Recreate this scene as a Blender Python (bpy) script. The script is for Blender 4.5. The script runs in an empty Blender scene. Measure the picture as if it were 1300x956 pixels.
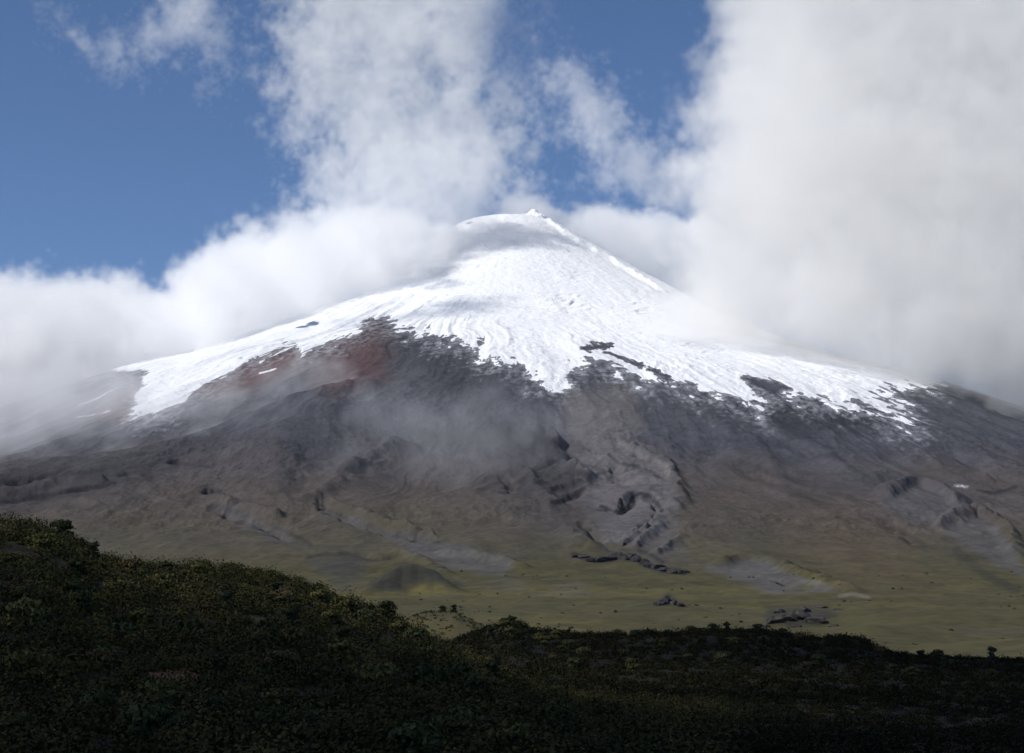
import bpy, math, os
import numpy as np
from mathutils import Vector, Matrix

# ------------------------------------------------------------------ camera, sky, sun, exposure
SC = bpy.context.scene
COL = SC.collection
F = 2255.0                                  # focal length in pixels of the 1300 px wide photograph
PITCH = math.atan((775 - 478) / F)          # eye level lies at row 775
CP, SP = math.cos(PITCH), math.sin(PITCH)

cam_d = bpy.data.cameras.new('camera')
cam_d.sensor_fit = 'HORIZONTAL'
cam_d.angle = 2 * math.atan(650 / F)
cam_d.clip_start, cam_d.clip_end = 0.5, 120000
cam = bpy.data.objects.new('camera', cam_d)
COL.objects.link(cam)
cam.location = (0, 0, 0)
cam.rotation_euler = (math.radians(90) + PITCH, 0, 0)
SC.camera = cam

SUN_TO = Vector((-0.72, -0.31, 0.76)).normalized()      # towards the sun: left, a little behind the camera
SUN_EL = math.asin(SUN_TO.z)
SUN_ROT = math.atan2(SUN_TO.x, SUN_TO.y)

world = bpy.data.worlds.new('World')
SC.world = world
world.use_nodes = True
wn = world.node_tree
sky = wn.nodes.new('ShaderNodeTexSky')
sky.sky_type = 'NISHITA'
sky.sun_disc = False
sky.sun_elevation = SUN_EL
sky.sun_rotation = SUN_ROT
sky.altitude = 3800
sky.air_density = 1.0
sky.dust_density = 0.0
sky.ozone_density = 6.0
bg = wn.nodes['Background']
bg.inputs['Strength'].default_value = 0.092
wn.links.new(sky.outputs[0], bg.inputs['Color'])

sun_d = bpy.data.lights.new('sun', 'SUN')
sun_d.energy = 3.7
sun_d.angle = math.radians(0.5)
sun_d.color = (1.0, 0.955, 0.885)
sun = bpy.data.objects.new('sun', sun_d)
COL.objects.link(sun)
sun.rotation_euler = SUN_TO.to_track_quat('Z', 'Y').to_euler()

SC.view_settings.view_transform = 'Standard'
SC.view_settings.look = 'None'
SC.view_settings.exposure = 0.21
SC.view_settings.gamma = 1.0
SC.view_settings.use_curve_mapping = False
SC.render.engine = 'CYCLES'
cy = SC.cycles
cy.max_bounces = 24
cy.diffuse_bounces = 2
cy.glossy_bounces = 1
cy.transmission_bounces = 1
cy.volume_bounces = 20
cy.transparent_max_bounces = 12
cy.volume_step_rate = 2.0
cy.volume_max_steps = 512
cy.use_denoising = True
cy.use_adaptive_sampling = True
cy.adaptive_threshold = 0.02
NOCLOUD = bool(os.environ.get('NOCLOUD'))

# ------------------------------------------------------------------ helpers
def tag(o, label=None, cat=None, group=None, kind=None):
    if label: o['label'] = label
    if cat: o['category'] = cat
    if group: o['group'] = group
    if kind: o['kind'] = kind
    return o

def unproj(u, v, y):
    """photo pixel -> the point of the place that stands y metres away"""
    a, b = (u - 650) / F, (478 - v) / F
    dy, dz = CP - SP * b, SP + CP * b
    k = y / dy
    return a * k, y * np.ones_like(k), dz * k

def proj(x, y, z):
    zc = y * CP + z * SP
    zc = np.where(zc < 1, 1, zc)
    return 650 + F * x / zc, 478 - F * (-y * SP + z * CP) / zc

def hash2(ix, iy, seed):
    h = (ix.astype(np.int64) * 374761393 + iy.astype(np.int64) * 668265263 + seed * 974634533) & 0xFFFFFFFF
    h = ((h ^ (h >> 13)) * 1274126177) & 0xFFFFFFFF
    h = h ^ (h >> 16)
    return h

_ANG = np.arange(256) * (2 * math.pi / 256)
_GX, _GY = np.cos(_ANG).astype(np.float32), np.sin(_ANG).astype(np.float32)

def noise2(x, y, seed=0):
    fx, fy = np.floor(x), np.floor(y)
    ix, iy = fx.astype(np.int64), fy.astype(np.int64)
    dx, dy = (x - fx).astype(np.float32), (y - fy).astype(np.float32)
    ux = dx * dx * dx * (dx * (dx * 6 - 15) + 10)
    uy = dy * dy * dy * (dy * (dy * 6 - 15) + 10)
    def g(ox, oy):
        h = hash2(ix + ox, iy + oy, seed) & 255
        return _GX[h] * (dx - ox) + _GY[h] * (dy - oy)
    a, b = g(0, 0), g(1, 0)
    c, d = g(0, 1), g(1, 1)
    t = a + (b - a) * ux
    w = c + (d - c) * ux
    return (t + (w - t) * uy) * 1.5

def fbm(x, y, seed=0, oct=4, gain=0.5, ridged=False):
    s, a, tot = 0, 1.0, 0
    for k in range(oct):
        n = noise2(x, y, seed + k * 17)
        if ridged: n = 1 - 2 * np.abs(n)
        s = s + a * n
        tot += a
        a *= gain
        x, y = x * 2.03 + 11.3, y * 2.03 - 7.1
    return s / tot

def sstep(a, b, x):
    t = np.clip((x - a) / (b - a), 0, 1)
    return t * t * (3 - 2 * t)

def seg_dist(u, v, pts, closed=False):
    """distance to a polyline, and the fraction of the way along it of the nearest point"""
    pts = [tuple(p[:2]) for p in pts]
    if closed: pts = pts + [pts[0]]
    best = np.full(np.shape(u), 1e9, np.float32)
    par = np.zeros(np.shape(u), np.float32)
    n = len(pts) - 1
    for i in range(n):
        (ax, ay), (bx, by) = pts[i], pts[i + 1]
        ex, ey = bx - ax, by - ay
        L = ex * ex + ey * ey + 1e-9
        t = np.clip(((u - ax) * ex + (v - ay) * ey) / L, 0, 1)
        d = np.hypot(u - ax - t * ex, v - ay - t * ey)
        m = d < best
        best = np.where(m, d, best)
        par = np.where(m, (i + t) / n, par)
    return best, par

def inside(u, v, pts):
    c = np.zeros(np.shape(u), bool)
    n = len(pts)
    for i in range(n):
        (ax, ay), (bx, by) = pts[i], pts[(i + 1) % n]
        if ay == by: continue
        cr = ((ay > v) != (by > v)) & (u < (bx - ax) * (v - ay) / (by - ay) + ax)
        c ^= cr
    return c

def sdist(u, v, pts):
    d, _ = seg_dist(u, v, pts, True)
    return np.where(inside(u, v, pts), d, -d)

def mesh_from(name, verts, quads, smooth=True, tris=False):
    me = bpy.data.meshes.new(name)
    k = 3 if tris else 4
    nv, nf = len(verts), len(quads)
    me.vertices.add(nv)
    me.vertices.foreach_set('co', np.ascontiguousarray(verts, np.float32).ravel())
    if nf:
        me.loops.add(nf * k)
        me.loops.foreach_set('vertex_index', np.ascontiguousarray(quads, np.int32).ravel())
        me.polygons.add(nf)
        me.polygons.foreach_set('loop_start', np.arange(0, nf * k, k, dtype=np.int32))
        try:
            me.polygons.foreach_set('loop_total', np.full(nf, k, np.int32))
        except Exception:
            pass
        me.polygons.foreach_set('use_smooth', np.full(nf, smooth, bool))
    me.update(calc_edges=True)
    return me

def add_color(me, name, rgb):
    a = me.color_attributes.new(name, 'FLOAT_COLOR', 'POINT')
    c = np.ones((len(me.vertices), 4), np.float32)
    c[:, :3] = rgb
    a.data.foreach_set('color', c.ravel())

def obj(name, me, mat, parent=None):
    o = bpy.data.objects.new(name, me)
    COL.objects.link(o)
    if mat: me.materials.append(mat)
    if parent: o.parent = parent
    return o

def pchip(xs, ys):
    xs, ys = np.array(xs, float), np.array(ys, float)
    h, d = np.diff(xs), np.diff(ys) / np.diff(xs)
    m = np.zeros_like(ys)
    m[0], m[-1] = d[0], d[-1]
    for i in range(1, len(xs) - 1):
        if d[i - 1] * d[i] > 0:
            w1, w2 = 2 * h[i] + h[i - 1], h[i] + 2 * h[i - 1]
            m[i] = (w1 + w2) / (w1 / d[i - 1] + w2 / d[i])
    def f(x):
        x = np.clip(x, xs[0], xs[-1])
        i = np.clip(np.searchsorted(xs, x) - 1, 0, len(xs) - 2)
        t = (x - xs[i]) / h[i]
        return ((2*t**3 - 3*t**2 + 1) * ys[i] + (t**3 - 2*t**2 + t) * h[i] * m[i]
                + (-2*t**3 + 3*t**2) * ys[i+1] + (t**3 - t**2) * h[i] * m[i+1])
    return f

# ------------------------------------------------------------------ materials
def new_mat(name):
    m = bpy.data.materials.new(name)
    m.use_nodes = True
    nt = m.node_tree
    b = nt.nodes['Principled BSDF']
    return m, nt, b

def ground_mat(name, scale_a, scale_b, amount, bump, rough=0.95):
    """ground colours live on the mesh; noise at two sizes breaks them up, bump gives grain"""
    m, nt, b = new_mat(name)
    N, L = nt.nodes, nt.links
    at = N.new('ShaderNodeAttribute'); at.attribute_name = 'tint'
    tc = N.new('ShaderNodeTexCoord')
    n1 = N.new('ShaderNodeTexNoise'); n1.inputs['Scale'].default_value = scale_a; n1.inputs['Detail'].default_value = 6
    n2 = N.new('ShaderNodeTexNoise'); n2.inputs['Scale'].default_value = scale_b; n2.inputs['Detail'].default_value = 4
    L.new(tc.outputs['Object'], n1.inputs['Vector']); L.new(tc.outputs['Object'], n2.inputs['Vector'])
    ad = N.new('ShaderNodeMath'); ad.operation = 'ADD'
    L.new(n1.outputs[0], ad.inputs[0]); L.new(n2.outputs[0], ad.inputs[1])
    mr = N.new('ShaderNodeMapRange')
    mr.inputs[1].default_value = 0.7; mr.inputs[2].default_value = 1.3
    mr.inputs[3].default_value = 1 - amount; mr.inputs[4].default_value = 1 + amount
    L.new(ad.outputs[0], mr.inputs[0])
    mx = N.new('ShaderNodeVectorMath'); mx.operation = 'SCALE'
    L.new(at.outputs['Color'], mx.inputs[0]); L.new(mr.outputs[0], mx.inputs['Scale'])
    L.new(mx.outputs[0], b.inputs['Base Color'])
    b.inputs['Roughness'].default_value = rough
    b.inputs['Specular IOR Level'].default_value = 0.15
    bp = N.new('ShaderNodeBump'); bp.inputs['Strength'].default_value = 0.6; bp.inputs['Distance'].default_value = bump
    L.new(ad.outputs[0], bp.inputs['Height']); L.new(bp.outputs[0], b.inputs['Normal'])
    return m

# ------------------------------------------------------------------ the volcano and the plain: one sheet
XC, YC = -20.0, 9500.0
PROF = pchip([0, 110, 190, 500, 927, 1300, 1685, 2200, 2700, 3300, 4000, 4600, 5000, 5500, 6000, 6500, 7000, 8000, 9500, 14000, 60000],
             [2092, 2098, 2092, 1925, 1664, 1460, 1285, 1105, 935, 690, 420, 255, 165, 90, 46, 18, 0, -22, -34, -60, -300])

tin = np.linspace(-0.33, 0.33, 1240)
tout = 0.33 + np.linspace(0, 1, 50)[1:] ** 2 * .75
TT = np.concatenate([-tout[::-1], tin, tout])
YY = np.concatenate([np.geomspace(420, 2600, 400)[:-1], np.linspace(2600, 9700, 900)[:-1],
                     np.linspace(9700, 12500, 70)[:-1], np.geomspace(12500, 24000, 24)])
NT, NY = len(TT), len(YY)
T2, Y2 = np.meshgrid(TT, YY)                 # rows: distance, columns: bearing
X2 = T2 * Y2
R2 = np.hypot(X2 - XC, Y2 - YC)
TH = np.arctan2(X2 - XC, -(Y2 - YC))         # bearing round the cone, 0 towards the camera
Z = PROF(R2)

def at_row(zgrid, yc):
    """heights of the sheet at one distance per column"""
    i = np.clip(np.searchsorted(YY, yc) - 1, 0, NY - 2)
    f = (yc - YY[i]) / (YY[i + 1] - YY[i])
    c = np.arange(NT)
    return zgrid[i, c] * (1 - f) + zgrid[i + 1, c] * f

def crest(pts, front, back, fade=(0.01, 0.01), rough=0.0, seed=1):
    """a crest through photo points (u, v, distance): it rises gently on the near side and drops behind"""
    global Z
    p = [unproj(u, v, y) for u, v, y in pts]
    tt = np.array([a[0] / a[1] for a in p]); yy = np.array([a[1] for a in p]); zz = np.array([a[2] for a in p])
    yc = np.interp(TT, tt, yy)
    zc = np.interp(TT, tt, zz)
    A = np.clip(zc - at_row(Z, yc), 0, None)
    A = A * sstep(tt[0], tt[0] + fade[0], TT) * (1 - sstep(tt[-1] - fade[1], tt[-1], TT))
    ker = np.exp(-np.linspace(-2.5, 2.5, 91) ** 2); A = np.convolve(A, ker / ker.sum(), 'same')
    s = Y2 - yc[None, :]
    g = np.where(s < 0, np.clip(1 + s / front, 0, 1), np.clip(1 - s / back, 0, 1))
    g = g * g * (3 - 2 * g)
    lift = A[None, :] * g
    if rough: lift = lift * (1 + rough * 2 * fbm(X2 / 120, Y2 / 120, seed, 4))
    Z = Z + lift

def on_ground(u, v):
    """where the sight line through a photo pixel first meets the sheet"""
    a, b = (u - 650) / F, (478 - v) / F
    t = a / (CP - SP * b)
    j = np.clip(np.searchsorted(TT, t), 1, NT - 1)
    vv = V[:, j]
    i = int(np.argmax((vv <= v) & (YY > 1200)))
    y = np.interp(v, [vv[i], vv[i - 1]], [YY[i], YY[i - 1]]) if vv[i] != vv[i - 1] else YY[i]
    return t * y, float(y)

def ridge(pts, w, h, rough=.24, side=0.0, seed=3):
    """a levee (h > 0) or gully (h < 0) of half-width w metres along a line of photo pixels; side tilts it into a scarp"""
    global Z
    P = [on_ground(u, v) for u, v in pts]
    xs, ys = [p[0] for p in P], [p[1] for p in P]
    m = (X2 > min(xs) - 4 * w) & (X2 < max(xs) + 4 * w) & (Y2 > min(ys) - 4 * w) & (Y2 < max(ys) + 4 * w)
    x, y = X2[m], Y2[m]
    x = x + w * .9 * noise2(x / (w * 3), y / (w * 3), seed); y = y + w * .9 * noise2(x / (w * 3), y / (w * 3), seed + 1)
    d, par = seg_dist(x, y, P)
    k = np.exp(-(d / w) ** 2) * (1 + rough * 1.6 * fbm(x / (w * 1.5), y / (w * 1.5), seed + 2, 3)) * sstep(0, .12, par) * (1 - sstep(.9, 1, par))
    Z[m] += h * k

def mound(u, v, y, rx, ry, h, p=1.0, rough=0.0, seed=5):
    """a mound standing at distance y under photo pixel (u, v)"""
    global Z
    cx, cy_, _ = unproj(u, v, y)
    d = np.hypot((X2 - cx) / rx, (Y2 - cy_) / ry)
    m = d < 1.6
    n = fbm(X2[m] / (rx * .5), Y2[m] / (rx * .5), seed, 4)
    dd = np.clip(1 - (d[m] + rough * n) ** 2, 0, 1) ** p
    Z[m] += h * dd

# radial gullies and spurs, and the rougher texture of old lava
fade_r = sstep(250, 900, R2) * (1 - sstep(4200, 6200, R2))
wx, wy = X2 / 900, Y2 / 900
warp = fbm(wx, wy, 3, 3)
gul = fbm(TH * 9 + warp * .5, R2 / 2600 + warp * .3, 21, 4, .55, ridged=True)
gul2 = fbm(TH * 21 + warp * 2.2, R2 / 900 + warp * 1.2, 31, 4, .55, ridged=True)
GUL = fade_r * 24 * gul * sstep(300, 1500, R2) + 7 * gul2 * sstep(900, 2000, R2) * (1 - sstep(4200, 6200, R2))
Z = Z + GUL
Z = Z + 22 * warp * sstep(300, 1500, R2) * (1 - sstep(4500, 5600, R2))
Z = Z + 5 * fbm(X2 / 220, Y2 / 220, 41, 4) * sstep(200, 900, R2)
Z = Z + (4.5 * fbm(X2 / 70, Y2 / 95, 43, 4) + 9 * fbm(X2 / 260, Y2 / 260, 42, 3)) * sstep(4400, 5200, R2) * sstep(700, 1300, Y2) * (Y2 < 9000)
Z = Z + 12 * fbm(X2 / 1300, Y2 / 600, 44, 3) * sstep(4300, 5500, R2) * (1 - sstep(12000, 20000, R2))

for mu, mv, my, mx_, mz_ in [(684, 280, 9480, 62, 62), (655, 280, 9480, 95, 40), (674, 280, 9470, 45, 30)]:
    mound(mu, mv, my, mx_, 90, mz_ * .75, 1.0, .35, mu)
# left shoulder: the dark ridge with the misty hollow behind it
crest([(-260, 615, 5500), (0, 592, 5600), (60, 585, 5650), (120, 579, 5700), (190, 568, 5800), (230, 557, 5880), (270, 545, 5950),
       (310, 528, 6020), (350, 510, 6100), (385, 498, 6200), (420, 489, 6300), (470, 484, 6450), (540, 480, 6600)],
      1500, 260, (.05, .035), .04)
# spur in the middle, ending in a dark nose
crest([(430, 575, 6000), (480, 550, 6150), (540, 535, 6300), (590, 533, 6350), (640, 541, 6350), (685, 546, 6300), (702, 556, 6250), (712, 580, 6200)],
      700, 160, (.03, .006), .05, 7)
# flows at the right
# knolls of the plain
crest([(462, 752, 3300), (488, 727, 3380), (510, 714, 3420), (530, 715, 3420), (550, 724, 3400), (585, 742, 3300)], 170, 110, (.006, .008), .15, 27)
crest([(750, 778, 2500), (790, 772, 2560), (835, 764, 2600), (870, 768, 2580), (930, 785, 2450)], 220, 150, (.02, .02), .06, 29)
crest([(834, 765, 2590), (841, 757, 2600), (848, 754, 2600), (856, 759, 2600), (862, 766, 2590)], 40, 30, (.003, .003), .3, 31)
crest([(1050, 792, 1700), (1150, 783, 1800), (1230, 778, 1850), (1330, 776, 1900), (1500, 776, 1900)], 300, 300, (.03, .05), .05, 35)

U, V = proj(X2, Y2, Z)
# lava levees, gullies and scarps of the lower slope
for args in [
        ([(715, 505), (728, 535), (750, 562), (772, 590), (785, 620)], 75, -22),
        ([(785, 562), (810, 575), (827, 583), (846, 591), (856, 606), (864, 626), (863, 641), (850, 651)], 20, 15),
        ([(774, 577), (785, 588), (808, 592), (829, 600), (836, 606)], 14, -12), ([(800, 574), (822, 585), (843, 595)], 12, -10),
        ([(763, 643), (774, 648), (785, 650), (797, 643), (802, 632), (812, 627), (823, 629), (836, 641), (840, 648)], 17, -22),
        ([(786, 694), (810, 677), (840, 654)], 15, 12), ([(800, 698), (822, 682), (846, 662)], 14, 12), ([(793, 688), (815, 670), (838, 648)], 11, -10), ([(830, 706), (850, 694), (866, 680)], 14, 10),
        ([(714, 675), (731, 681), (755, 702)], 34, 16), ([(729, 673), (740, 675), (750, 673)], 13, -12), ([(740, 660), (752, 680), (775, 700)], 20, -12),
        ([(722, 600), (732, 594), (748, 608)], 24, 20), ([(701, 638), (720, 635), (740, 621)], 15, -14), ([(690, 625), (715, 620), (740, 612)], 15, 10),
        ([(640, 600), (645, 615), (652, 628)], 18, -15), ([(655, 590), (672, 605), (690, 628), (705, 650)], 24, 12), ([(672, 600), (695, 590), (712, 582)], 18, -12),
        ([(705, 545), (722, 560), (735, 585)], 30, -18), ([(675, 549), (696, 545), (711, 564)], 20, 18),
        ([(409, 620), (410, 646), (430, 654), (453, 664), (477, 672), (495, 680), (526, 683), (556, 689)], 15, -15),
        ([(412, 636), (428, 643), (458, 656), (490, 669), (525, 678), (556, 684)], 20, 17),
        ([(560, 700), (600, 706), (650, 716), (668, 722)], 22, 10), ([(500, 700), (540, 715), (570, 735)], 22, 10), ([(440, 700), (480, 708), (520, 706)], 22, -10),
        ([(380, 636), (405, 622), (424, 612), (443, 596), (490, 575), (525, 560)], 40, 16), ([(430, 612), (455, 597), (495, 580)], 30, -12),
        ([(410, 560), (400, 600), (396, 636)], 60, -14), ([(262, 622), (270, 625), (280, 622)], 18, -16), ([(277, 645), (323, 660), (369, 678), (396, 692)], 30, -16), ([(268, 636), (310, 648), (350, 662)], 34, 16),
        ([(1118, 636), (1128, 626), (1146, 616), (1177, 618), (1208, 629), (1226, 647)], 24, 20), ([(1198, 676), (1203, 668), (1220, 656), (1238, 653), (1263, 663), (1281, 678), (1288, 697), (1300, 716)], 24, 20),
        ([(1112, 658), (1140, 672), (1174, 693)], 26, -14), ([(1230, 640), (1262, 645), (1300, 660)], 30, -12), ([(1180, 560), (1240, 590), (1310, 615)], 50, -18), ([(1150, 580), (1200, 600), (1260, 612)], 40, 14),
        ([(895, 722), (940, 712), (985, 716), (1015, 730), (1050, 745), (1090, 755)], 22, 12), ([(960, 730), (1000, 738), (1040, 752)], 18, -8),
        ([(870, 560), (937, 586), (1023, 614), (1085, 634)], 60, -18), ([(960, 530), (1030, 570), (1110, 620)], 70, 16), ([(880, 500), (930, 545), (985, 600)], 70, 14),
        ([(0, 640), (37, 633), (74, 626), (145, 614)], 26, -18), ([(0, 615), (60, 606), (141, 605), (172, 600)], 24, -14), ([(215, 586), (240, 590), (262, 592)], 22, -14), ([(0, 626), (70, 614), (140, 610)], 30, 14),
        ([(690, 281), (715, 296), (745, 315), (800, 346), (855, 377)], 26, 16)]:
    ridge(args[0], args[1], args[2] * 1.4, seed=int(args[0][0][0]))
Z = Z + 7 * fbm(X2 / 75, Y2 / 110, 47, 4, .55, ridged=True) * sstep(2500, 3100, R2) * (1 - sstep(4700, 5200, R2)) * (.4 + .9 * sstep(-.2, .5, fbm(X2 / 600, Y2 / 600, 48, 3)))
U, V = proj(X2, Y2, Z)
front_side = Y2 < YC - 60

# ---------------- colours of the ground (albedo)
def lin(*c): return np.array([((x / 255) / 12.92 if x <= 10 else ((x / 255 + .055) / 1.055) ** 2.4) for x in c], np.float32)
ASH, ASH_D = np.array((.060, .061, .074), np.float32), np.array((.040, .043, .056), np.float32)
BROWN = np.array((.068, .054, .044), np.float32)
OLIVE, OLIVE_Y = np.array((.060, .054, .022), np.float32), np.array((.100, .085, .026), np.float32)
RED, LAVA, PALE, DARK = (np.array(c, np.float32) for c in ((.086, .044, .042), (.075, .073, .078), (.17, .165, .16), (.018, .018, .022)))

na = fbm(X2 / 700, Y2 / 700, 51, 5)
nb = fbm(X2 / 130, Y2 / 130, 61, 4)
ns = fbm(TH * 40 + warp, R2 / 900, 71, 4)
C = np.empty(Z.shape + (3,), np.float32)
C[:] = ASH
def mix(col, w):
    global C
    w = np.clip(w, 0, 1)[..., None].astype(np.float32)
    C = C * (1 - w) + np.asarray(col, np.float32) * w
def area(pts, feather, nz=0.0, k=1.0):
    """weight of a patch whose outline is given in photo pixels, with a ragged edge"""
    sd = sdist(U, V, pts) + nz * (nb * .6 + na * .4) * 3
    return sstep(-feather, feather, sd) * front_side * k
def line(pts, w, nz=0.0, k=1.0):
    d, _ = seg_dist(U, V, pts)
    d = d + nz * nb * 3
    return (1 - sstep(w * .5, w * 1.3, d)) * front_side * k
mix(ASH_D, .7 * sstep(-.1, .5, ns + .4 * na))
mix(BROWN, sstep(640, 260, Z + 190 * na + 60 * nb) * .8)
mix((.058, .053, .030), sstep(330, 130, Z + 110 * na + 50 * nb) * .7)
mix(OLIVE, sstep(165, 50, Z + 60 * na + 30 * nb) * .95)
nc = fbm(X2 / 45, Y2 / 60, 65, 4)
mix(OLIVE_Y, sstep(-.1, .5, na + nb * .6) * sstep(110, 50, Z + 20 * nb) * .7)
mix((.036, .034, .018), sstep(.0, .5, nb * .7 + nc * .6) * sstep(160, 60, Z) * .65)
mix((.060, .056, .052), sstep(.25, .55, na * .5 + fbm(X2 / 300, Y2 / 160, 66, 4)) * sstep(160, 60, Z) * .5)
# reddish rock under the snow on the left
mix(RED, area([(240, 500), (300, 466), (350, 440), (385, 440), (400, 452), (350, 480), (300, 500)], 10, 6, .95))
mix(RED, area([(400, 440), (470, 408), (500, 430), (490, 480), (430, 500), (400, 480)], 22, 8, .75))
mix(RED, area([(110, 530), (160, 490), (190, 480), (175, 520), (150, 535)], 12, 6, .8))
mix(DARK, area([(470, 430), (520, 415), (600, 450), (640, 470), (600, 500), (520, 480)], 22, 10, .45))
mix(DARK, area([(860, 492), (960, 510), (1080, 515), (1130, 530), (1080, 550), (960, 535), (880, 520)], 14, 10, .55))
# dark crest of the shoulder
mix(DARK, area([(-80, 605), (60, 590), (200, 568), (280, 548), (300, 560), (180, 610), (60, 640), (-80, 660)], 14, 8, .45))
mix(DARK, area([(520, 545), (590, 534), (650, 540), (700, 554), (708, 574), (670, 588), (600, 572), (540, 565)], 12, 8, .5))
mix(DARK, area([(640, 600), (700, 585), (750, 602), (752, 622), (700, 625), (660, 620)], 10, 8, .4))
# ash and pinkish debris in the channel
mix((.100, .094, .098), area([(712, 500), (800, 480), (812, 520), (800, 560), (850, 590), (862, 640), (840, 690), (770, 690), (740, 640), (735, 580), (715, 540)], 14, 6, .9))
mix((.038, .037, .041), area([(560, 600), (690, 560), (740, 600), (770, 660), (720, 690), (640, 640)], 20, 10, .4))
mix(LAVA, area([(780, 690), (815, 660), (850, 640), (862, 680), (880, 712), (830, 712)], 10, 8, .6))
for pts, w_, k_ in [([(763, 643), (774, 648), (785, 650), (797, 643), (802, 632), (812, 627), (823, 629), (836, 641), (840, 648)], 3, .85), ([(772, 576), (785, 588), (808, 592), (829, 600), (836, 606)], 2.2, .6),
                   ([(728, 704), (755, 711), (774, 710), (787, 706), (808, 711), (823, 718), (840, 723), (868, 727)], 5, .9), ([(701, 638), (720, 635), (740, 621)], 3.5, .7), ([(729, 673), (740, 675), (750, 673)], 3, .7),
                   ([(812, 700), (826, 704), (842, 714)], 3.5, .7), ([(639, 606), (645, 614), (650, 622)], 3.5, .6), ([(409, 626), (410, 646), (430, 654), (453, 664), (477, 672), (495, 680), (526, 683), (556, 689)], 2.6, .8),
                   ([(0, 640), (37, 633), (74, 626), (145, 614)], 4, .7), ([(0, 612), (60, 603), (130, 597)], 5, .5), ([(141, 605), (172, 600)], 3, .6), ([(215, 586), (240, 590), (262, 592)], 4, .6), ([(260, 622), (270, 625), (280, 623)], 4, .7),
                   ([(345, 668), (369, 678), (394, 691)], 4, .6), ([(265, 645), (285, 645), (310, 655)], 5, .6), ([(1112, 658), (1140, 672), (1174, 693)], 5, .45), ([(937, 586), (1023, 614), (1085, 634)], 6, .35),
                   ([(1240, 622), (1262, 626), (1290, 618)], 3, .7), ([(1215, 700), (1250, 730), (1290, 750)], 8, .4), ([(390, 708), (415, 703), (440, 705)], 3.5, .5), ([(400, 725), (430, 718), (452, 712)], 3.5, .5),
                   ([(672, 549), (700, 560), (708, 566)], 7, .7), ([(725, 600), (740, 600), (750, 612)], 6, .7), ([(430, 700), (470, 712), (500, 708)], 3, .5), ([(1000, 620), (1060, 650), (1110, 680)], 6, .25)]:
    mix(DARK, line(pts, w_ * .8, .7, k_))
mix(PALE, line([(785, 562), (810, 575), (827, 583), (846, 591), (848, 600), (845, 624)], 2.2, 2, .35))
mix(PALE, line([(790, 632), (785, 640), (788, 648)], 3, 2, .5))
mix(LAVA, area([(842, 598), (852, 604), (864, 628), (862, 642), (848, 652), (838, 640)], 4, 5, .6))
mix(PALE, line([(1017, 737), (1048, 742)], 2.0, 1, .35))
mix(PALE, line([(1066, 757), (1081, 753), (1103, 759)], 1.8, 1, .35))
# left lava flow
mix(LAVA, area([(400, 645), (450, 655), (550, 690), (600, 695), (660, 712), (640, 735), (560, 722), (500, 690), (430, 662)], 7, 7, .7))
mix(LAVA, area([(265, 645), (290, 642), (330, 660), (390, 690), (370, 692), (300, 668)], 6, 6, .5))
mix((.042, .041, .043), area([(390, 715), (450, 700), (475, 720), (440, 748)], 9, 8, .6))
# bulges at the right
mix(LAVA, area([(1110, 640), (1135, 620), (1175, 616), (1222, 632), (1226, 650), (1180, 668)], 8, 5, .7))
mix(LAVA, area([(1195, 672), (1235, 652), (1272, 672), (1296, 705), (1310, 740), (1270, 720), (1220, 690)], 8, 5, .7))
mix((.088, .060, .038), area([(1000, 690), (1060, 650), (1140, 690), (1180, 740), (1080, 740)], 40, 10, .45))
mix(LAVA, area([(895, 722), (940, 712), (985, 716), (1015, 730), (1060, 750), (980, 752), (930, 735)], 6, 6, .75))
# knolls
mix((.026, .026, .022), area([(462, 752), (488, 727), (515, 713), (550, 722), (590, 745), (540, 740)], 7, 3, .9))
mix(DARK, area([(832, 768), (848, 753), (865, 768)], 3, 3, .8))
mix(LAVA, area([(610, 735), (660, 735), (670, 748), (620, 748)], 5, 6, .3))
mix(LAVA, area([(700, 742), (735, 735), (750, 752), (710, 756)], 5, 6, .3))
mix(DARK, area([(965, 792), (975, 770), (1050, 770), (1062, 780), (1040, 797)], 4, 6, .55))

# ---------------- snow: its own skin over the rock
SNOW = [(165, 530), (200, 527), (228, 510), (262, 487), (300, 465), (345, 446), (360, 437), (374, 437), (383, 452), (402, 440), (425, 432), (452, 420),
        (472, 404), (492, 402), (502, 417), (525, 420), (548, 425), (572, 432), (592, 442), (612, 456), (642, 458), (657, 464), (672, 471), (682, 485), (700, 494),
        (713, 501), (722, 485), (734, 462), (745, 447), (757, 455), (777, 467), (802, 477), (832, 484), (862, 491), (892, 496), (922, 501), (947, 513),
        (966, 521), (962, 507), (955, 494), (985, 494), (1010, 500), (1035, 509), (1060, 512), (1092, 513), (1112, 520), (1135, 538), (1167, 550), (1150, 537),
        (1128, 518), (1150, 522), (1135, 508), (1115, 498), (1180, 490), (1400, 420), (1400, 100), (-200, 100), (-200, 460), (185, 472), (178, 500)]
near = (R2 < 4600)
TS = np.full(Z.shape, -60.0)
u_, v_ = U[near], V[near]
sd = sdist(u_, v_, SNOW)
streak = fbm(TH[near] * 42 + warp[near] * 1.2, R2[near] / 260, 81, 5, .6)
blot = fbm(X2[near] / 60, Y2[near] / 60, 83, 4, .6)
fine = fbm(TH[near] * 150 + 2 * warp[near], R2[near] / 160, 85, 3, .6)
rag = .3 + .7 * sstep(440, 560, u_)
t_front = .17 * sd + rag * (5.0 * streak + 3.4 * blot) + 1.8 * fine - .2 * rag
zz = Z[near]
t_back = (zz - 1080) * .05 + 5 * streak
tk = np.where(front_side[near], t_front, t_back)
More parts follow.
